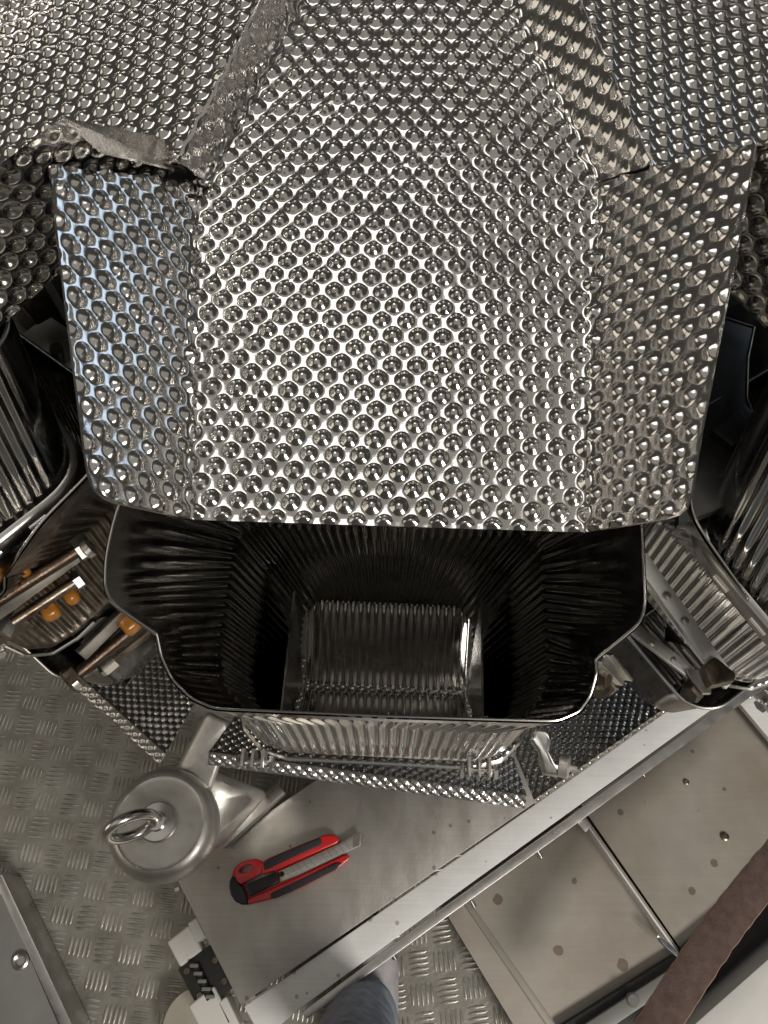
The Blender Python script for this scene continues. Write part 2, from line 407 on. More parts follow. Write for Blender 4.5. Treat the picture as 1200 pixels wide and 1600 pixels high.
# ------------------------------------------------------------------ feed hoppers
def resample(ctrl, counts):
    out = []
    for i in range(len(ctrl)):
        a = np.array(ctrl[i]); b = np.array(ctrl[(i + 1) % len(ctrl)])
        for k in range(counts[i]): out.append(a + (b - a) * (k / counts[i]))
    return np.array(out)
zr = .80
rim_px = [(1000, 770, .852), (1003, 830, .849), (1006, 900, .846), (1008, 945, .842), (1002, 968, .838), (988, 984, .832), (930, 1030, .812),
          (932, 1052, .806), (922, 1088, .801), (905, 1112, .80), (870, 1127, .80), (600, 1119, .80), (335, 1107, .80), (300, 1092, .80),
          (268, 1060, .801), (252, 1025, .806), (245, 990, .812), (186, 950, .832), (171, 934, .838), (164, 915, .842), (166, 870, .846), (178, 815, .849), (192, 770, .852)]
rim = [lat(*p) for p in rim_px]
yb = -.352
rim = rim + [np.array([-.074, yb, .85]), np.array([0, yb, .845]), np.array([.074, yb, .85])]
n_ctrl = len(rim)
def body_outline(hx, yf, ybk, rf, rbk, z):
    def arc(cx, cy, r, a0, a1, n): return [np.array([cx + r * math.cos(a), cy + r * math.sin(a), z]) for a in np.linspace(R(a0), R(a1), n)]
    right = [np.array([hx, ybk + (yf - ybk) * t, z]) for t in (.1, .18, .26, .34, .42, .5, .58)]        # 7 points down the side
    c = arc(hx - rf, yf + rf, rf, 0, -90, 4)                                                   # 4 corner points
    mid = [np.array([0, yf, z])]
    left = [np.array([-p[0], p[1], z]) for p in (right + c)][::-1]
    back = [np.array([-hx + rbk, ybk, z]), np.array([0, ybk, z]), np.array([hx - rbk, ybk, z])]
    return right + c + mid + left + back
# control order matches rim: 7 (ear) + 4 corner + 1 + 4 + 7 + 3 = 26
levels = [rim]
mid_lvl = body_outline(.083, -.4655, -.356, .03, .012, .772)
lv2 = body_outline(.072, -.4625, -.360, .026, .012, .735)
lv3 = body_outline(.056, -.458, -.364, .018, .01, .665)
assert len(mid_lvl) == n_ctrl, (len(mid_lvl), n_ctrl)
perim = [np.linalg.norm(np.array(mid_lvl[(i + 1) % n_ctrl]) - np.array(mid_lvl[i])) for i in range(n_ctrl)]
RP = .0054
counts = [max(3, int(round(p / RP * 12))) for p in perim]
rings = [resample(l, counts) for l in (rim, mid_lvl, lv2, lv3)]
def smooth_ring(P, it=6, keep=()):
    for _ in range(it): 
        Q = (np.roll(P, 1, 0) + np.roll(P, -1, 0) + 2 * P) / 4
        P = Q
    return P
def smooth_keep(P, it, keep):
    fix = np.zeros(len(P), bool)
    for k in keep: fix[[(k + d) % len(P) for d in (-1, 0, 1)]] = True
    for _ in range(it):
        Q = (np.roll(P, 1, 0) + np.roll(P, -1, 0) + 2 * P) / 4; P = np.where(fix[:, None], P, Q)
    return P
rings = [smooth_keep(rings[0], 60, (sum(counts[:6]), sum(counts[:16])))] + [smooth_ring(r, 10) for r in rings[1:]]
arc_s = np.r_[0, np.cumsum(np.linalg.norm(np.diff(rings[1], axis=0), axis=1))]
nrib = round((arc_s[-1]) / RP); phase = np.cos(arc_s / arc_s[-1] * nrib * 2 * math.pi)
rows = []; ks = [0, 1, 2, 3]
ts = np.r_[np.linspace(0, 1, 22), np.linspace(1, 2, 10)[1:], np.linspace(2, 3, 8)[1:]]
for t in ts:
    i = min(int(t), 2); f = t - i; P = rings[i] * (1 - f) + rings[i + 1] * f
    cen = P.mean(0); tn = np.roll(P, -1, 0) - np.roll(P, 1, 0); nn = np.stack([tn[:, 1], -tn[:, 0], 0 * tn[:, 0]], 1)
    nn /= np.linalg.norm(nn, axis=1, keepdims=True) + 1e-9
    amp = .00065 * min(1, max(0, (t - .12) / .12))
    rows.append(P + nn * phase[:, None] * amp)
HB = np.array(rows); HBc = np.concatenate([HB, HB[:, :1]], 1)
hop = head_thing('feed_hopper', 0, 'ribbed chrome feed hopper wide open below the middle pan, black inside', 'hopper', 'feed hoppers under the pans')
body = grid_obj('hopper_body', HBc, 'shaded_steel', hop)
MB().tube([p + np.array([0, 0, .0003]) for p in rings[0][::2]], .0006, 8, True).build('rim_edge', 'rim_steel', body, True)
# inner and outer wall are told apart by a second skin 1.4 mm outside
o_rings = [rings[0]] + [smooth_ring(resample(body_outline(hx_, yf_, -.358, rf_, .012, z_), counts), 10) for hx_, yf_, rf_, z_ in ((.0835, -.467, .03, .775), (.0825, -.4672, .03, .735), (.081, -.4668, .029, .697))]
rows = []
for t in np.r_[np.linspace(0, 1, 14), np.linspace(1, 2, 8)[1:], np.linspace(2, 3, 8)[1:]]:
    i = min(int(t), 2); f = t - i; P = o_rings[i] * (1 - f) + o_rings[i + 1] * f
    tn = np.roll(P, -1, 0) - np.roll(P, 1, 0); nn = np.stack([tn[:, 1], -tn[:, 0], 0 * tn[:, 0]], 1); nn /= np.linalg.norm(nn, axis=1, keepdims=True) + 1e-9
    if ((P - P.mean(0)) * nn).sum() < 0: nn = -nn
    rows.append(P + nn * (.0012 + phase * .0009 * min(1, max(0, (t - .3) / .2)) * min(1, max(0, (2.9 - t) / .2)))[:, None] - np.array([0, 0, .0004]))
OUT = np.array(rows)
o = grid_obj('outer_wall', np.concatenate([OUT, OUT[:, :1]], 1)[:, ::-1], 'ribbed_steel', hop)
# flange running round the front at the foot of the wall
fo = smooth_ring(resample(body_outline(.0840, -.4695, -.36, .031, .012, .694), counts), 8)
sel = [i for i in range(len(fo)) if fo[i][1] < -.425]
sel = [i for i in sel]
fpts = [fo[i] for i in sel]
st = max(range(len(fpts) - 1), key=lambda i: np.linalg.norm(fpts[i + 1] - fpts[i]))
if np.linalg.norm(fpts[st + 1] - fpts[st]) > .03: fpts = fpts[st + 1:] + fpts[:st + 1]
fpts = fpts[::3]
MB().tube([p + np.array([0, -.0015, 0]) for p in fpts], .0013, 8).build('flange', 'rim_steel', hop, True)
# gates: two ribbed flaps meeting in a V
def ribbed(name, a, b, c, d, ribs, amp, m, parent, nrow=26):
    a, b, c, d = [np.array(p, float) for p in (a, b, c, d)]
    nc = ribs * 8 + 1; s = np.linspace(0, 1, nc)[None, :, None]; t = np.linspace(0, 1, nrow)[:, None, None]
    P = (a * (1 - s) + b * s) * (1 - t) + (d * (1 - s) + c * s) * t
    n = np.cross(b - a, d - a); n /= np.linalg.norm(n); n = n if n[2] > 0 else -n
    f = np.clip(np.minimum(t, 1 - t) / .08, 0, 1) * np.clip(np.minimum(s, 1 - s) / .03, 0, 1)
    cw = np.cos(s * ribs * 2 * math.pi)
    P = P + n * (np.sign(cw) * np.abs(cw) ** .6 * amp * f)
    return grid_obj(name, P, m, parent, True, .0012, np.broadcast_to(n, P.shape))
gx = .0545; sy = lat(575, 1076, .632)[1]; gy = lat(575, 957, .69)[1]
ribbed('gate', (-gx, -.3645, .668), (gx, -.3645, .668), (gx, sy + .001, .634), (-gx, sy + .001, .634), 21, .0021, 'gate_steel', hop)
ribbed('gate', (-gx, sy - .001, .632), (gx, sy - .001, .632), (gx, -.4575, .668), (-gx, -.4575, .668), 21, .0021, 'gate_steel', hop)
for s in (-1, 1):
    x = s * (gx + .001); m_ = MB()
    m_.add([(x, gy, .72), (x, sy, .626), (x, -.459, .72), (x + s * .0012, gy, .72), (x + s * .0012, sy, .626), (x + s * .0012, -.459, .72)],
           [(0, 1, 2), (5, 4, 3), (0, 3, 4, 1), (1, 4, 5, 2), (2, 5, 3, 0)]).build('cheek_plate', 'shaded_steel', hop)
# hinge lugs under the flange
def lug_set(x, y, z, parent):
    m_ = MB()
    for dx in (-.0055, 0, .0055): m_.box((x + dx, y, z - .006), (.0018, .010, .012))
    m_.tube([(x - .010, y - .001, z - .009), (x + .010, y - .001, z - .009)], .0022, 10)
    o = m_.build('hinge_lug', 'brushed_steel', parent, False, .0006)
    for dx in (-.010, .0085): MB().hexbolt((x + dx, y - .001, z - .009), .0042, .0024, (1, 0, 0)).build('hinge_nut', 'rim_steel', o)
p = lat(397, 1184, .712); lug_set(p[0], p[1] - .001, .718, hop)
p = lat(748, 1198, .712); lug_set(p[0], p[1] - .001, .718, hop)
# closing lever at the right corner
lev = [lat(835, 1140, .735), lat(856, 1142, .735), lat(862, 1158, .733), lat(858, 1172, .730), lat(868, 1192, .728), lat(882, 1200, .726), lat(876, 1212, .724),
       lat(850, 1208, .724), lat(846, 1190, .726), lat(843, 1172, .729), lat(832, 1158, .733)]
prism('lever', lev, .007, 'brushed_steel', hop, None, .0016, 3)
pv = lat(884, 1196, .722)
MB().lathe([(.0022, 0), (.006, .0004), (.0062, .005), (.005, .0062), (.0022, .0062), (.002, .010)], pv - np.array([.004, 0, 0]), 16, (1, -.2, .2)).build('lever_bolt', 'cast_steel', hop, True)
hop_l = dup(hop, 1, 'ribbed chrome feed hopper cut off by the left edge, its inner wall lit', skip=('lever', 'lever_bolt'))
dup(hop, -1, 'ribbed chrome feed hopper cut off by the right edge behind the toothed wall', skip=('lever', 'lever_bolt'))
for c_ in hop_l.children:                    # the left neighbour's outside is darker behind its linkages
    if c_.name.startswith('outer_wall'): c_.material_slots[0].link = 'OBJECT'; c_.material_slots[0].material = MATS['old_steel']
pan_l = dup(pan, 1, 'dimpled feeder pan in the upper left corner, one wing turned away', skip=('wing',))
pan_r = dup(pan, -1, 'dark dimpled feeder pan in the upper right corner, behind the ridge', skip=('wing',))
# the neighbours' wings stand upright beside the flared wings of the middle pan
def loc_of(k, P): return np.array(head_matrix(k).inverted() @ Vector(P))
def upright(k, fold, top, parent):
    nr = 240; fold_sheet([fold, top] if k == 1 else [top, fold], [80], nr, ['wing'], 'dimpled_steel', parent, vdir=fold[-1] - fold[0], thick=0)
fo_ = [np.array(fold_r[2]), np.array(fold_r[1]), np.array(fold_r[0])]
to_ = [loc_of(1, at(x, y, z)) for x, y, z in ((97, 184, .985), (60, 210, .984), (0, 258, .98), (-90, 330, .965), (-220, 440, .95))]
upright(1, poly_interp(fo_, 240), poly_interp(to_, 240), pan_l)
G0 = loc_of(1, at(97, 183, .9855)); G1 = loc_of(1, at(158, 236, .965)); G2 = loc_of(1, at(292, 268, .932)); G3 = loc_of(1, at(250, 214, .945))
MB().add([G0, G1, G2, G3, G0 - np.array([0, 0, .0012]), G1 - np.array([0, 0, .0012]), G2 - np.array([0, 0, .0012]), G3 - np.array([0, 0, .0012])], [(0, 1, 2, 3), (7, 6, 5, 4), (0, 4, 5, 1), (1, 5, 6, 2), (2, 6, 7, 3), (3, 7, 4, 0)]).build('gusset', 'dimpled_steel', pan_l)
fo_ = [np.array(fold_l[2]), np.array(fold_l[1]), np.array(fold_l[0])]
to_ = [p + np.array([-.012 * 0 + .008, -.045 * f, .05]) for p, f in zip(fo_, (1, .5, 0))]
upright(-1, poly_interp(fo_, 240), poly_interp(to_, 240), pan_r)

# ------------------------------------------------------------------ ribbed boxes of the neighbouring heads
def ribbed_box(label, c0, e1, e2, l1, l2, z0, z1, lean):
    t = thing('ribbed_hopper', label, 'hopper', (c0[0], c0[1], z0), 'ribbed upper hoppers of the neighbouring heads')
    e1 = np.array(e1) / np.linalg.norm(e1); e2 = np.array(e2) / np.linalg.norm(e2); r = .024
    K4 = [np.zeros(2), e1 * l1, e1 * l1 + e2 * l2, e2 * l2]; path = []
    for i in range(4):
        p, a, b = K4[i], K4[i - 1], K4[(i + 1) % 4]; u = (a - p) / np.linalg.norm(a - p); v = (b - p) / np.linalg.norm(b - p)
        A, B = p + u * r, p + v * r
        for f in np.linspace(0, 1, 14): path.append((1 - f) ** 2 * A + 2 * f * (1 - f) * p + f * f * B)
    path = np.array(path + path[:1]); d = np.r_[0, np.cumsum(np.linalg.norm(np.diff(path, axis=0), axis=1))]
    nr = round(d[-1] / .0056); n = nr * 12; s = np.linspace(0, d[-1], n + 1)[:-1]
    P = np.stack([np.interp(s, d, path[:, k]) for k in (0, 1)], 1); tn = np.roll(P, -1, 0) - np.roll(P, 1, 0); nn = np.stack([tn[:, 1], -tn[:, 0]], 1); nn /= np.linalg.norm(nn, axis=1, keepdims=True)
    cen = P.mean(0)
    if ((P - cen) * nn).sum() < 0: nn = -nn
    dc = np.min([np.linalg.norm(P - k4, axis=1) for k4 in K4], axis=0); am = .0006 * np.clip((dc - .012) / .006, 0, 1)
    ph = np.cos(s / d[-1] * nr * 2 * math.pi)
    def shell(name, off, za, zb, m, ribs=True, rows=20):
        G = []
        for f in np.linspace(0, 1, rows):
            z = za + (zb - za) * f; k = ribs * np.clip(min(f, 1 - f) / .08, 0, 1)
            Q = P + nn * (off + am * ph * k)[:, None] + np.array(lean) * (z - z0); G.append(np.c_[Q, np.full(n, z - z0)])
        G = np.array(G); return grid_obj(name, np.concatenate([G, G[:, :1]], 1), m, t)
    w_ = shell('ribbed_wall', np.zeros(n), z0, z1, 'ribbed_steel'); shell('inner_wall', np.full(n, -.0014), z0, z1, 'dark_body')  # inner wall coloured dark for the shade inside the box
    top = [(*(P[i] + nn[i] * -.0007 + np.array(lean) * (z1 - z0)), z1 - z0) for i in range(0, n, 4)]
    MB().tube(top, .0009, 8, True).build('rim_edge', 'brushed_steel', w_, True)
    G = []
    for a, b in ((.0012, .0045), (.0035, .004), (.0045, .002), (.0048, -.005), (.004, -.0065), (.001, -.0065)):
        G.append(np.c_[P + nn * a, np.full(n, b)])
    G = np.array(G); bd = grid_obj('foot_band', np.concatenate([G, G[:, :1]], 1), 'brushed_steel', t)
    prism('dark_bottom', [(*p, .004) for p in (P - nn * .0016)[::6]], .002, 'box_shade', t)  # bottom added in near-black so the opening shows as deep shade
    tg = P - np.roll(P, 1, 0)
    for q in (.12, .3): 
        i = int(n * q / 4) + int(n * .06); c = np.r_[P[i] + nn[i] * .0046, -.0015]; MB().tube([c + np.r_[tg[i] / np.linalg.norm(tg[i]) * x, 0] for x in (-.0045, .0045)], .0018, 10).build('band_slot', 'rim_steel', bd, True)
    return t
ribbed_box('ribbed chrome hopper box with rounded corner at the left edge, black opening', at(134, 738, .832)[:2], at(0, 842, .832)[:2] - at(134, 738, .832)[:2], (-.62, .78), .17, .12, .832, .905, (-.05, .32))
ribbed_box('ribbed dark chrome hopper box at the right edge above the toothed wall', at(1078, 826, .832)[:2], at(1200, 978, .832)[:2] - at(1090, 846, .832)[:2], (.66, .75), .16, .12, .832, .905, (.05, .32))

# ------------------------------------------------------------------ weigh hoppers below
wh = head_thing('weigh_hopper', 1, 'rounded steel weigh hopper below the amber bushes at the left', 'hopper', 'weigh hoppers below the feed hoppers')
def rr(hx, yf, ybk, r, z, n=10):
    P = []
    for cx, cy, a0 in ((hx - r, ybk - r, 0), (-hx + r, ybk - r, 90), (-hx + r, yf + r, 180), (hx - r, yf + r, 270)):
        for a in np.linspace(a0, a0 + 90, n): P.append(np.array([cx + r * math.cos(R(a)), cy + r * math.sin(R(a)), z]))
    return np.array(P)
prof = [(.072, -.468, -.350, .026, .618), (.068, -.464, -.354, .024, .600), (.060, -.456, -.362, .02, .545), (.05, -.44, -.378, .014, .51)]
rowsW = []
for i in range(len(prof) - 1):
    for f in np.linspace(0, 1, 6)[(0 if i == 0 else 1):]:
        rowsW.append(rr(*[prof[i][k] * (1 - f) + prof[i + 1][k] * f for k in range(5)]))
WW = np.array(rowsW); WW = np.concatenate([WW, WW[:, :1]], 1)
wb = grid_obj('hopper_body', WW, 'shaded_steel', wh)
MB().tube(list(rowsW[0]), .0012, 8, True).build('rim_edge', 'rim_steel', wb, True)
ribbed('gate', (-.05, -.378, .513), (.05, -.378, .513), (.05, -.44, .513), (-.05, -.44, .513), 14, .001, 'shaded_steel', wh)
dup(wh, -1, 'rounded dark steel weigh hopper between the two hoppers at the right')

# ------------------------------------------------------------------ collecting chute panels (dimpled, lower down)
def chute(k, label, a, b, zo, inward, drop, lip=.010):
    if k == -1: lip = .0035
    t = thing('chute_panel', label, 'chute', group='dimpled collecting chute panels')
    A = at(*a, zo); B = at(*b, zo); d = (B - A); d /= np.linalg.norm(d); inn = np.array([-d[1], d[0], 0])
    if inn @ np.array([AX[0] - A[0], AX[1] - A[1], 0]) < 0: inn = -inn
    L = np.linalg.norm(B - A); sh = .32
    A0 = A + np.array([0, 0, -.006]); B0 = B + np.array([0, 0, -.006])
    A1 = A + inn * lip; B1 = B - 0 + inn * lip; A1[2] = B1[2] = zo
    A2 = A + inn * inward + d * inward * sh; B2 = B + inn * inward - d * inward * sh; A2[2] = B2[2] = zo - drop
    lines = [[A0, B0], [A1, B1], [A2, B2]]
    nr = int(L / .0009); fold_sheet(lines, [18, int(inward / .0009)], nr, ['lip', 'panel'], 'chute_steel', t, rad=.004, vdir=d, pu=.0074, pv=.0047, br=.0028, bh=.0011)
    return t
chute(1, 'dimpled chute panel with a bright rolled lip above the floor at the left', (-60, 914), (246, 1192), .46, .16, .045)
chute(0, 'dimpled chute panel with a bright lip below the middle hopper', (322, 1193), (822, 1262), .46, .15, .06)
chute(-1, 'dimpled chute panel lying over the bright bar at the right', (838, 1255), (1180, 1015), .46, .15, .06)

# ------------------------------------------------------------------ machine body behind the hoppers
MB().lathe([(.335, .25), (.338, .60), (.335, .80), (.31, .84), (.22, .86)], (AX[0], AX[1], 0), 40).build('machine_body', 'dark_body', None, True)
tag(bpy.data.objects['machine_body'], 'dark round machine body behind and below the dimpled pans', 'machine')

# ------------------------------------------------------------------ linkages at the left
def rod(name, a, b, r, m, parent, n=14): return MB().tube([a, b], r, n).build(name, m, parent, True)
lk = thing('gate_linkage', 'rusty rod with an amber bush beside the left hopper, upper one', 'linkage', at(60, 900, .79), 'gate linkages with amber bushes')
def child(o, t): o.matrix_parent_inverse = Matrix.Translation(-Vector(t.location)); return o
def wparent(t, o): o.parent = t; o.matrix_parent_inverse = Matrix.Translation(-Vector(t.location)); return o
bpy.context.view_layer.update()
def W(t, o): return wparent(t, o)
a, b = at(-30, 955, .79), at(128, 856, .79)
W(lk, rod('rod', a, b, .0035, 'rusty_rod', None))
W(lk, MB().hexbolt(at(120, 861, .79), .0068, .008, b - a).build('rod_nut', 'brushed_steel', None))
W(lk, MB().lathe([(.003, 0), (.0052, .001), (.0052, .004), (.002, .006)], at(131, 862, .794), 18, b - a + np.array([0, 0, .01])).build('rod_bolt', 'cast_steel', None, True))
W(lk, MB().beam(at(-30, 976, .78), at(120, 868, .78), .0032, .010).build('link_bar', 'brushed_steel', None, False, .0008))
W(lk, MB().beam(at(-8, 904, .798), at(40, 878, .798), .011, .012).build('amber_bush', 'amber_plastic', None, False, .003, 3))
W(lk, MB().beam(at(-12, 880, .802), at(18, 866, .802), .013, .013).build('bracket_block', 'brushed_steel', None, False, .001))
lk2 = thing('gate_linkage', 'thin rod between two amber bushes beside the left hopper', 'linkage', at(80, 950, .76), 'gate linkages with amber bushes')
a, b = at(20, 972, .765), at(118, 908, .765)
W(lk2, rod('rod', a, b, .0031, 'old_steel', None))
W(lk2, MB().hexbolt(at(116, 909, .765), .0056, .005, b - a).build('rod_nut', 'rim_steel', None))
W(lk2, MB().beam(at(66, 963, .74), at(92, 948, .74), .010, .009).build('amber_bush', 'amber_plastic', None, False, .004, 3))
W(lk2, MB().beam(at(100, 936, .745), at(121, 924, .745), .011, .009).build('amber_bush', 'amber_plastic', None, False, .004, 3))
W(lk2, MB().beam(at(-30, 1000, .752), at(40, 960, .752), .012, .012).build('link_bar', 'old_steel', None, False, .001))
W(lk2, MB().beam(at(0, 990, .76), at(26, 940, .76), .008, .010).build('link_arm', 'brushed_steel', None, False, .001))
lk3 = thing('gate_linkage', 'rusty rod running down to a bolt over the left chute panel', 'linkage', at(160, 1020, .65), 'gate linkages with amber bushes')
a, b = at(226, 968, .65), at(122, 1052, .65)
W(lk3, rod('rod', a, b, .0042, 'rusty_rod', None))
W(lk3, MB().hexbolt(b, .0088, .009, b - a).build('rod_nut', 'old_steel', None))
W(lk3, MB().lathe([(.004, 0), (.007, .001), (.007, .005), (.003, .007)], at(121, 1058, .65), 18, b - a).build('rod_bolt', 'cast_steel', None, True))
W(lk3, MB().beam(at(191, 984, .662), at(214, 966, .662), .013, .012).build('amber_bush', 'amber_plastic', None, False, .004, 3))
W(lk3, MB().beam(at(196, 955, .67), at(126, 1024, .67), .004, .014).build('link_bar', 'brushed_steel', None, False, .0008))
W(lk3, MB().beam(at(232, 985, .63), at(172, 1032, .63), .006, .010).build('link_arm', 'old_steel', None, False, .001))
W(lk3, MB().hexbolt(at(178, 1030, .63), .006, .012, b - a).build('link_nut', 'rim_steel', None))

# linkages at the right
bs = thing('hopper_bracket', 'long bright steel strip with rivets running down to a clamp at the right', 'bracket', at(1080, 980, .69), 'steel brackets between hoppers')
W(bs, MB().beam(at(1000, 872, .79), at(1140, 1068, .75), .009, .0025).build('strip', 'bar_steel', None, False, .0005))
W(bs, MB().beam(at(1000, 898, .785), at(1108, 1040, .755), .0024, .005).build('strip_edge', 'rim_steel', None, False, .0008))
for q in (.3, .5): 
    c = at(1000 + 140 * q, 872 + 196 * q, .7925 - .04 * q); W(bs, MB().lathe([(.0022, 0), (.002, .001), (.001, .0016)], c, 14).build('rivet', 'brushed_steel', None, True))
W(bs, prism('clamp_plate', PX([(1098, 1040), (1118, 1024), (1152, 1052), (1150, 1064), (1112, 1072)], .762), .009, 'old_steel', None, None, .002, 2))
bs2 = thing('hopper_bracket', 'dull riveted steel strip ending in a hex bolt over the bright bar', 'bracket', at(1050, 1030, .66), 'steel brackets between hoppers')
W(bs2, MB().beam(at(986, 980, .735), at(1080, 1052, .72), .0075, .0025).build('strip', 'brushed_steel', None, False, .0005))
for q in (.35, .7):
    c = at(986 + 94 * q, 980 + 72 * q, .738 - .012 * q); W(bs2, MB().lathe([(.0018, 0), (.0016, .001), (.0008, .0014)], c, 12).build('rivet', 'rim_steel', None, True))
W(bs2, prism('bolt_tab', PX([(1072, 1044), (1090, 1046), (1112, 1070), (1112, 1084), (1098, 1084), (1084, 1066)], .725), .003, 'brushed_steel', None, None, .0008, 2))
W(bs2, MB().hexbolt(at(1088, 1074, .715), .0062, .009, (-.6, -.5, .3)).build('hex_bolt', 'old_steel', None))
bs3 = thing('hopper_bracket', 'short steel angle under the right corner of the middle hopper', 'bracket', at(955, 1040, .68), 'steel brackets between hoppers')
W(bs3, MB().beam(at(932, 1026, .69), at(966, 1062, .67), .008, .010).beam(at(940, 1020, .69), at(972, 1060, .67), .002, .016).build('angle', 'rim_steel', None, False, .0006))
W(bs3, MB().hexbolt(at(940, 1062, .665), .006, .012, (-.3, -.8, .3)).hexbolt(at(946, 1068, .66), .008, .004, (-.3, -.8, .3)).build('hex_bolt', 'old_steel', None))

# clutter behind the left pan wing
cl = thing('drive_bracket', 'grey drive bracket with brown blocks behind the left wing', 'bracket', at(60, 500, .85))
W(cl, MB().beam(at(-20, 430, .86), at(14, 410, .86), .02, .03).build('grey_block', 'grey_paint', None, False, .001))
W(cl, MB().beam(at(55, 412, .865), at(120, 392, .865), .012, .003).build('bright_tab', 'bar_steel', None, False, .0008))
W(cl, MB().beam(at(55, 410, .86), at(110, 505, .84), .004, .008).build('side_rail', 'grey_paint', None, False, .0008))
W(cl, MB().beam(at(35, 480, .84), at(80, 455, .84), .02, .014).build('brown_block', 'rusty_rod', None, False, .002))
W(cl, MB().beam(at(60, 560, .82), at(110, 520, .82), .034, .007).build('base_plate', 'cast_steel', None, False, .001))
W(cl, rod('pin', at(88, 545, .84), at(92, 570, .82), .0034, 'old_steel', None))
W(cl, MB().beam(at(-10, 470, .85), at(40, 440, .85), .008, .010).build('clip', 'brushed_steel', None, False, .001))

sp = thing('side_panel', 'black side panel with a thin bright edge behind the right wing', 'panel', at(1130, 560, .86))
W(sp, prism('panel_sheet', PX([(1060, 500), (1128, 496), (1178, 512), (1168, 560), (1166, 622), (1182, 664), (1215, 690), (1215, 760), (1060, 820)], .85), .006, 'dark_body', None, None, .001))
W(sp, MB().tube(PX([(1128, 496), (1178, 512), (1168, 560), (1166, 622), (1182, 664), (1215, 690)], .853), .0008, 8).build('panel_edge', 'old_steel', None, True))
W(sp, MB().beam(at(1125, 690, .852), at(1175, 650, .852), .012, .006).build('panel_slot', 'black_metal', None, False, .001))
# ------------------------------------------------------------------ support post with lifting eye
po = thing('support_post', 'round cast metal post cap with a lifting eye beside the left chute panel', 'post', at(243, 1290, 0))
zc = .30; C0 = at(246, 1284, zc)
W(po, MB().lathe([(.030, .205), (.044, .215), (.052, .235), (.0565, .258), (.0575, .272), (.0565, .281), (.0535, .2875), (.049, .2915), (.046, .2925), (.0445, .2918), (.042, .2915), (.03, .294), (.001, .2965)], (C0[0], C0[1], 0), 64).build('post_cap', 'cast_steel', None, True))
# shoulders and arms toward the machine
def hull(name, pts, m, bevel=.006):
    bm = bmesh.new()
    for p in pts: bm.verts.new(tuple(p))
    r = bmesh.ops.convex_hull(bm, input=bm.verts)
    bmesh.ops.delete(bm, geom=[g for g in r['geom_interior'] if isinstance(g, bmesh.types.BMVert)], context='VERTS')
    bmesh.ops.recalc_face_normals(bm, faces=bm.faces)
    if bevel: bmesh.ops.bevel(bm, geom=list(bm.edges), offset=bevel, segments=3, profile=.5, affect='EDGES', clamp_overlap=True)
    for f in bm.faces: f.smooth = True
    me = bpy.data.meshes.new(name); bm.to_mesh(me); bm.free(); me.materials.append(MATS[m]); return link(bpy.data.objects.new(name, me))
W(po, hull('arm', [at(268, 1216, .27), at(330, 1240, .27), at(322, 1110, .30), at(364, 1130, .30), at(268, 1216, .20), at(330, 1240, .20), at(322, 1110, .2), at(364, 1130, .2)], 'cast_steel'))
W(po, hull('shoulder', [at(235, 1200, .255), at(300, 1190, .265), at(345, 1235, .25), at(420, 1238, .22), at(350, 1320, .20), at(300, 1350, .22), at(240, 1200, .1), at(420, 1240, .1), at(350, 1310, .1)], 'cast_steel', .016))
W(po, MB().lathe([(.020, 0), (.020, .004), (.0185, .006), (.010, .007), (.009, .012)], (C0[0], C0[1], .2965), 32).build('eye_collar', 'rim_steel', None, True))
ea = np.array([-.62, -.22, .55]); ea /= np.linalg.norm(ea); eb = np.array([.35, .28, .15]); eb -= ea * (ea @ eb); eb /= np.linalg.norm(eb)
ec = C0 + np.array([0, 0, .006]) + ea * .027
W(po, MB().tube([ec + .0245 * (math.cos(t) * ea + math.sin(t) * eb * .72) for t in np.linspace(0, 2 * math.pi, 40, endpoint=False)], .0055, 14, True).build('lifting_eye', 'rim_steel', None, True))
rb = thing('floor_rib', 'flat steel rib running from the post along the cover edge', 'rib', at(390, 1280, .14))
W(rb, MB().beam(at(345, 1318, .135), at(440, 1232, .135), .016, .02).build('rib_bar', 'brushed_steel', None, False, .001))

# ------------------------------------------------------------------ bench cover, bar, trays
zb = .12
t = thing('bench_cover', 'flat dull steel cover plate under the red knife', 'cover', at(450, 1400, 0))
W(t, prism('top_plate', PX([(274, 1368), (430, 1262), (640, 1120), (900, 1150), (846, 1247), (376, 1570)], zb), .004, 'cover_steel', None, None, .0008))
W(t, prism('end_skirt', PX([(276, 1371), (300, 1358), (400, 1557), (378, 1573)], zb - .006), .10, 'brushed_steel', None, None, .001))
W(t, MB().hexbolt(at(281, 1389, .10), .004, .006, (-.8, -.3, 0)).build('skirt_bolt', 'rim_steel', None))
bar = thing('steel_bar', 'long bright steel bar running diagonally beside the stained trays', 'bar', at(760, 1350, 0))
W(bar, prism('bar_top', PX([(381, 1573), (846, 1250), (1240, 972), (1240, 1016), (905, 1258), (704, 1403), (470, 1575), (410, 1625)], zb - .008), .012, 'bar_steel', None, None, .0015))
W(bar, prism('bar_lip', PX([(470, 1582), (706, 1408), (907, 1263), (1240, 1021), (1240, 1040), (908, 1282), (702, 1430), (480, 1592)], zb - .022), .012, 'brushed_steel', None, None, .0012))
for x, y in ((842, 1334), (738, 1412), (1003, 1207), (1168, 1084), (614, 1492)):
    a = at(x - 3, y - 6, .09); b = at(x + 3, y + 5, .085); W(bar, MB().tube([a, b], .0036, 10).build('bar_bolt', 'rim_steel', None, True))
tr = thing('stained_tray', 'stained steel tray nearer the checker floor, rust marks along its edge', 'tray', at(880, 1450, .03), 'stained trays beside the bright bar')
zt = .045
W(tr, prism('tray_floor', PX([(700, 1432), (905, 1262), (1072, 1500), (850, 1680)], zt), .004, 'tray_steel', None))
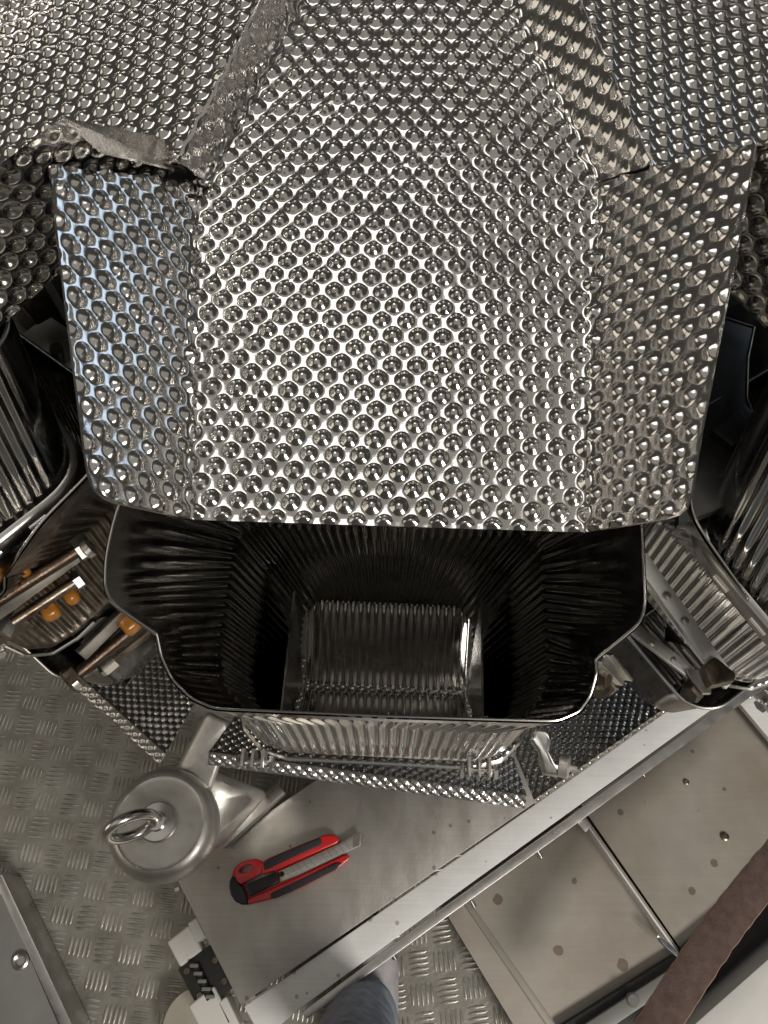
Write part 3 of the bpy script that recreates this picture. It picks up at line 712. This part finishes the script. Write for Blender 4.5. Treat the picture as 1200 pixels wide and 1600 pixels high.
W(tr, prism('tray_rim', PX([(724, 1412), (732, 1406), (868, 1600), (916, 1680), (905, 1690), (852, 1600)], zt + .003), .012, 'tray_steel', None, None, .002))
tr2 = thing('stained_tray', 'spotted steel tray beyond the thin divider, under the leather strap', 'tray', at(1080, 1300, .03), 'stained trays beside the bright bar')
W(tr2, prism('tray_floor', PX([(908, 1258), (1165, 1070), (1330, 1250), (1076, 1500)], zt - .002), .004, 'tray_steel', None))
for x, y, r in ((1072, 1222, .004), (1132, 1307, .0058)):
    W(tr2, MB().lathe([(r, 0), (r * .95, .0022), (r * .6, .003), (r * .5, .0018), (.0005, .0018)], at(x, y, zt - .002), 20).build('tray_stud', 'old_steel', None, True))
dv = thing('tray_divider', 'thin upright steel divider between the two stained trays', 'divider', at(985, 1390, .04))
W(dv, MB().beam(at(908, 1278, .062), at(1062, 1497, .062), .0024, .012).build('divider_sheet', 'bar_steel', None, False, .0006))
W(dv, MB().beam(at(905, 1282, .075), at(918, 1296, .075), .012, .012).build('divider_clip', 'brushed_steel', None, False, .001))
c0 = at(1044, 1478, .075); W(dv, MB().tube([c0 + np.array([.011 * math.cos(q) - .004 * math.sin(q), .007 * math.sin(q) - .008 * math.cos(q), 0]) for q in np.linspace(0, 6.283, 20, endpoint=False)], .0014, 8, True).build('divider_loop', 'rim_steel', None, True))
cb = tag(prism('cross_bracket', PX([(1150, 1092), (1168, 1078), (1260, 1180), (1240, 1200)], .07), .01, 'bar_steel', None, None, .001), 'short bright cross bracket joining the bar at the right edge', 'bracket')
ts_ = thing('tray_edge', 'dark steel edge step below the trays with a round stud', 'edge', at(960, 1540, .05))
W(ts_, prism('edge_step', PX([(872, 1606), (1060, 1488), (1215, 1360), (1260, 1400), (1080, 1560), (990, 1640)], .058), .05, 'dark_body', None, None, .003))
W(ts_, prism('edge_top', PX([(905, 1606), (1066, 1502), (1082, 1520), (935, 1620)], .066), .012, 'grey_paint', None, None, .002))
W(ts_, MB().lathe([(.008, 0), (.008, .004), (.006, .006)], at(987, 1562, .062), 18).build('edge_stud', 'grey_paint', None, True))
tag(prism('white_cabinet', PX([(1040, 1640), (1205, 1494), (1300, 1420), (1300, 1700), (1060, 1700)], .10), .10, 'white_paint', None, None, .003), 'off white cabinet top in the lower right corner', 'cabinet')
tag(prism('black_gap_panel', PX([(940, 1660), (1080, 1545), (1260, 1390), (1320, 1440), (1060, 1680)], .03), .02, 'black_metal', None, None, .001), 'black panel in the gap beside the white cabinet', 'panel')

# leather strap
st = thing('leather_strap', 'worn brown leather strap crossing the lower right corner', 'strap', at(1110, 1480, .2))
ctrl = np.array([[1290, 1260, .20], [1200, 1361, .21], [1120, 1463, .215], [1032, 1598, .21], [980, 1690, .2]], float)
tt = np.linspace(0, 1, 60); key = np.linspace(0, 1, 5)
mid = [at(np.interp(q, key, ctrl[:, 0]), np.interp(q, key, ctrl[:, 1]), np.interp(q, key, ctrl[:, 2])) for q in tt]
mid = np.array(mid)
for _ in range(20): mid[1:-1] = (mid[:-2] + 2 * mid[1:-1] + mid[2:]) / 4
tn = np.gradient(mid, axis=0); tn /= np.linalg.norm(tn, axis=1, keepdims=True); sd = np.stack([tn[:, 1], -tn[:, 0], 0 * tn[:, 0]], 1); sd /= np.linalg.norm(sd, axis=1, keepdims=True)
hw = .0185; cs = np.linspace(-1, 1, 24); P = []
for i in range(60):
    e = 1 + .02 * math.sin(i * 1.9) + .015 * math.sin(i * 4.7)
    P.append([mid[i] + sd[i] * c * hw * (e if abs(c) == 1 else 1) + np.array([0, 0, -.0022 * c * c + .0003 * math.sin(i * 2.6 + c * 3)]) for c in cs])
P = np.array(P); W(st, grid_obj('strap_band', P, 'leather', None, True, .0035, np.broadcast_to(np.array([0, 0, 1.]), P.shape)))
for s in (0, -1): W(st, MB().tube([P[i, s] - np.array([0, 0, .0015]) for i in range(60)], .0012, 6).build('strap_edge', 'leather_edge', None, True))

# hinge with its blocks
hg = thing('cover_hinge', 'black ribbed hinge with two pale blocks at the end of the cover', 'hinge', at(320, 1510, .05))
def pxbox(a, b, wd, h, z): return MB().beam(at(*a, z), at(*b, z), wd, h)
W(hg, pxbox((282, 1458), (303, 1497), .030, .03, .085).build('pale_block', 'white_paint', None, False, .003, 3))
W(hg, pxbox((318, 1554), (348, 1612), .034, .03, .085).build('pale_block', 'white_paint', None, False, .003, 3))
W(hg, pxbox((304, 1438), (318, 1468), .012, .03, .095).build('pale_block', 'white_paint', None, False, .002, 3))
W(hg, pxbox((350, 1560), (372, 1606), .012, .03, .085).build('pale_block', 'white_paint', None, False, .002, 3))
W(hg, pxbox((308, 1492), (344, 1560), .050, .008, .092).build('hinge_leaf', 'black_metal', None, False, .001))
hgp = W(hg, rod('hinge_barrel', at(304, 1506, .098), at(330, 1560, .098), .0055, 'black_metal', None))
for q in np.linspace(.05, .95, 5): 
    c = at(302 + 28 * q, 1506 + 54 * q, .103); W(hg, MB().box(c, (.010, .004, .005)).build('hinge_knuckle', 'grey_paint', None, False, .001))
for x, y in ((292, 1517), (312, 1556), (336, 1500), (350, 1533)):
    W(hg, MB().lathe([(.0036, 0), (.0034, .001), (.0018, .0012), (.0014, .0002)], at(x, y, .0965), 14).build('hinge_screw', 'old_steel', None, True))
tag(MB().lathe([(.045, 0), (.045, .03), (.042, .036), (.02, .037), (.001, .037)], at(318, 1600, 0), 40).build('levelling_foot', 'beige_paint', None, True), 'round beige levelling foot on the floor under the hinge', 'foot')

# cover at the lower left
lc = thing('floor_cover', 'grey sheet cover with a ring bolt in the lower left corner', 'cover', at(30, 1520, .05))
W(lc, prism('cover_sheet', PX([(-120, 1330), (0, 1388), (96, 1612), (60, 1660), (-160, 1660)], .06), .05, 'grey_paint', None, None, .002))
W(lc, prism('cover_edge', PX([(-6, 1362), (4, 1368), (118, 1612), (100, 1616), (2, 1398), (-8, 1392)], .064), .06, 'brushed_steel', None, None, .0012))
W(lc, MB().lathe([(.0105, 0), (.0105, .003), (.008, .0045), (.0055, .003), (.005, .001), (.0005, .001)], at(33, 1501, .06), 24).build('ring_bolt', 'brushed_steel', None, True))

# ------------------------------------------------------------------ utility knife
kn = thing('utility_knife', 'red and black snap-off utility knife lying on the steel cover', 'knife', at(450, 1350, zb))
def K(lst, z): return [at(330 + x / 4.444, 1270 + y / 4.444, z) for x, y in lst]
W(kn, prism('body', K([(135, 500), (200, 505), (235, 500), (470, 400), (890, 208), (930, 292), (600, 450), (260, 600), (200, 600)], zb + .0075), .0072, 'red_plastic', None, None, .001))
hole = [(240 + 52 * math.cos(q) * .93 + 22 * math.sin(q) * .36, 387 - 52 * math.cos(q) * .34 + 22 * math.sin(q) * .93) for q in np.linspace(0, 6.283, 18, endpoint=False)]
W(kn, prism('thumb_loop', K([(138, 482), (142, 430), (160, 385), (200, 345), (250, 326), (310, 318), (348, 330), (356, 370), (346, 415), (300, 450), (205, 498), (165, 470)], zb + .0135), .0125, 'red_plastic', None, K(hole, zb + .0135), .0015, 3))
W(kn, prism('rail', K([(346, 352), (380, 322), (480, 278), (640, 212), (760, 165), (810, 150), (850, 152), (880, 172), (888, 196), (870, 212), (690, 290), (470, 392), (352, 430)], zb + .013), .0125, 'red_plastic', None, None, .0018, 3))
W(kn, prism('rail', K([(252, 600), (400, 536), (600, 448), (780, 362), (925, 292), (955, 294), (958, 312), (935, 338), (860, 400), (720, 470), (640, 512), (560, 545), (410, 600), (255, 638)], zb + .013), .0125, 'red_plastic', None, None, .0018, 3))
W(kn, prism('grip', K([(362, 350), (400, 320), (480, 284), (640, 220), (752, 174), (768, 190), (764, 222), (640, 276), (480, 348), (400, 388), (366, 396)], zb + .0152), .004, 'grip_rubber', None, None, .0012, 3))
W(kn, prism('grip', K([(410, 562), (440, 546), (560, 492), (780, 388), (870, 346), (905, 350), (862, 398), (710, 474), (560, 546), (440, 596), (414, 594)], zb + .0152), .004, 'grip_rubber', None, None, .0012, 3))
W(kn, prism('end_cap', K([(122, 510), (128, 470), (145, 438), (165, 442), (190, 490), (222, 515), (238, 560), (252, 604), (254, 638), (210, 638), (165, 615), (135, 570)], zb + .0145), .0142, 'black_plastic', None, None, .002, 3))
bl = W(kn, prism('blade', K([(470, 408), (690, 308), (890, 214), (1022, 132), (1042, 150), (1038, 226), (925, 284), (600, 434), (480, 480)], zb + .0098), .0012, 'blade_steel', None, None, .0003))
W(kn, prism('blade_tip', K([(985, 178), (1022, 140), (1034, 152), (1028, 228), (985, 243)], zb + .0104), .0006, 'rim_steel', None))
for q in np.linspace(0, 1, 26):
    x = 492 + q * (880 - 492); y = 462 - q * (462 - 292)
    pass
m_ = MB()
for q in np.linspace(.06, .96, 11):
    x = 480 + q * 460; y = 398 - q * 212; a_, b_ = K([(x, y), (x + 46, y + 62)], zb + .0099); m_.beam(a_, b_, .0004, .0004)
W(kn, m_.build('score_lines', 'old_steel', None))
m_ = MB()
for q in np.linspace(0, 1, 24):
    c = K([(500 + q * 370, 462 - q * 166)], zb + .0102)[0]; m_.beam(c, c + np.array([.0012, .0035, 0]), .0008, .0006)
W(kn, m_.build('snap_teeth', 'rim_steel', None))
W(kn, prism('slider', K([(236, 496), (400, 428), (440, 408), (462, 424), (470, 455), (458, 488), (262, 585)], zb + .0150), .006, 'black_plastic', None, None, .0014, 3))
W(kn, prism('slider_pad', K([(262, 510), (395, 452), (412, 500), (280, 560)], zb + .0158), .002, 'grip_rubber', None, None, .0005))
W(kn, MB().lathe([(.0032, 0), (.003, .0012), (.0015, .0014), (.0005, .0004)], K([(490, 425)], zb + .0098)[0], 14).build('pin', 'black_plastic', None, True))

# ------------------------------------------------------------------ person: one lower leg at the foot of the frame
pn = thing('person', 'person standing at the bottom edge, grey blue jeans and pale shoe', 'person', at(560, 1560, 0))
def loft_leg(name, secs, m, n=40, wr=0):
    P = []
    for i in range(len(secs) - 1):
        a, b = np.array(secs[i], float), np.array(secs[i + 1], float)
        for f in np.linspace(0, 1, 14)[(0 if i == 0 else 1):]:
            ff = f * f * (3 - 2 * f); c = a + (b - a) * f; rx = a[3] + (b[3] - a[3]) * ff; ry = a[4] + (b[4] - a[4]) * ff
            row = []
            for k in range(n + 1):
                q = 2 * math.pi * k / n
                wv = 1 + wr * (math.sin(3 * q + c[2] * 70) * math.sin(c[2] * 95 + q) + .6 * math.sin(2 * q - c[2] * 160))
                row.append((c[0] + rx * wv * math.cos(q), c[1] + ry * wv * math.sin(q), c[2] + .3 * (c[2] * 0)))
            P.append(row)
    return grid_obj(name, np.array(P), m, None)
ft = at(566, 1592, .05)
leg = W(pn, loft_leg('trouser_leg', [(ft[0], ft[1], .05, .040, .044), (ft[0], ft[1] + .001, .056, .042, .046), (ft[0] - .002, ft[1] - .006, .10, .042, .044), (ft[0] - .004, ft[1] - .025, .22, .046, .048), (ft[0] - .008, ft[1] - .05, .36, .062, .066), (ft[0] - .01, ft[1] - .09, .48, .066, .068), (ft[0] - .005, ft[1] - .16, .72, .08, .085)], 'denim', 72, .05))
P = []
for tq in np.linspace(0, 1, 26):
    yy = ft[1] - .09 + tq * .20; wd = .036 * math.sqrt(max(0, 1 - (abs(tq - .45) / .56) ** 2.6)) + .002; hh = .075 - .045 * tq if tq < .9 else .0345 - .2 * (tq - .9)
    P.append([(ft[0] + .012 * tq + wd * math.cos(q), yy, max(.004, .012 + hh * max(0, math.sin(q)) ** .7 - (.008 if math.sin(q) < 0 else 0))) for q in np.linspace(0, 2 * math.pi, 31)])
W(pn, grid_obj('shoe', np.array(P), 'shoe_cloth', None))
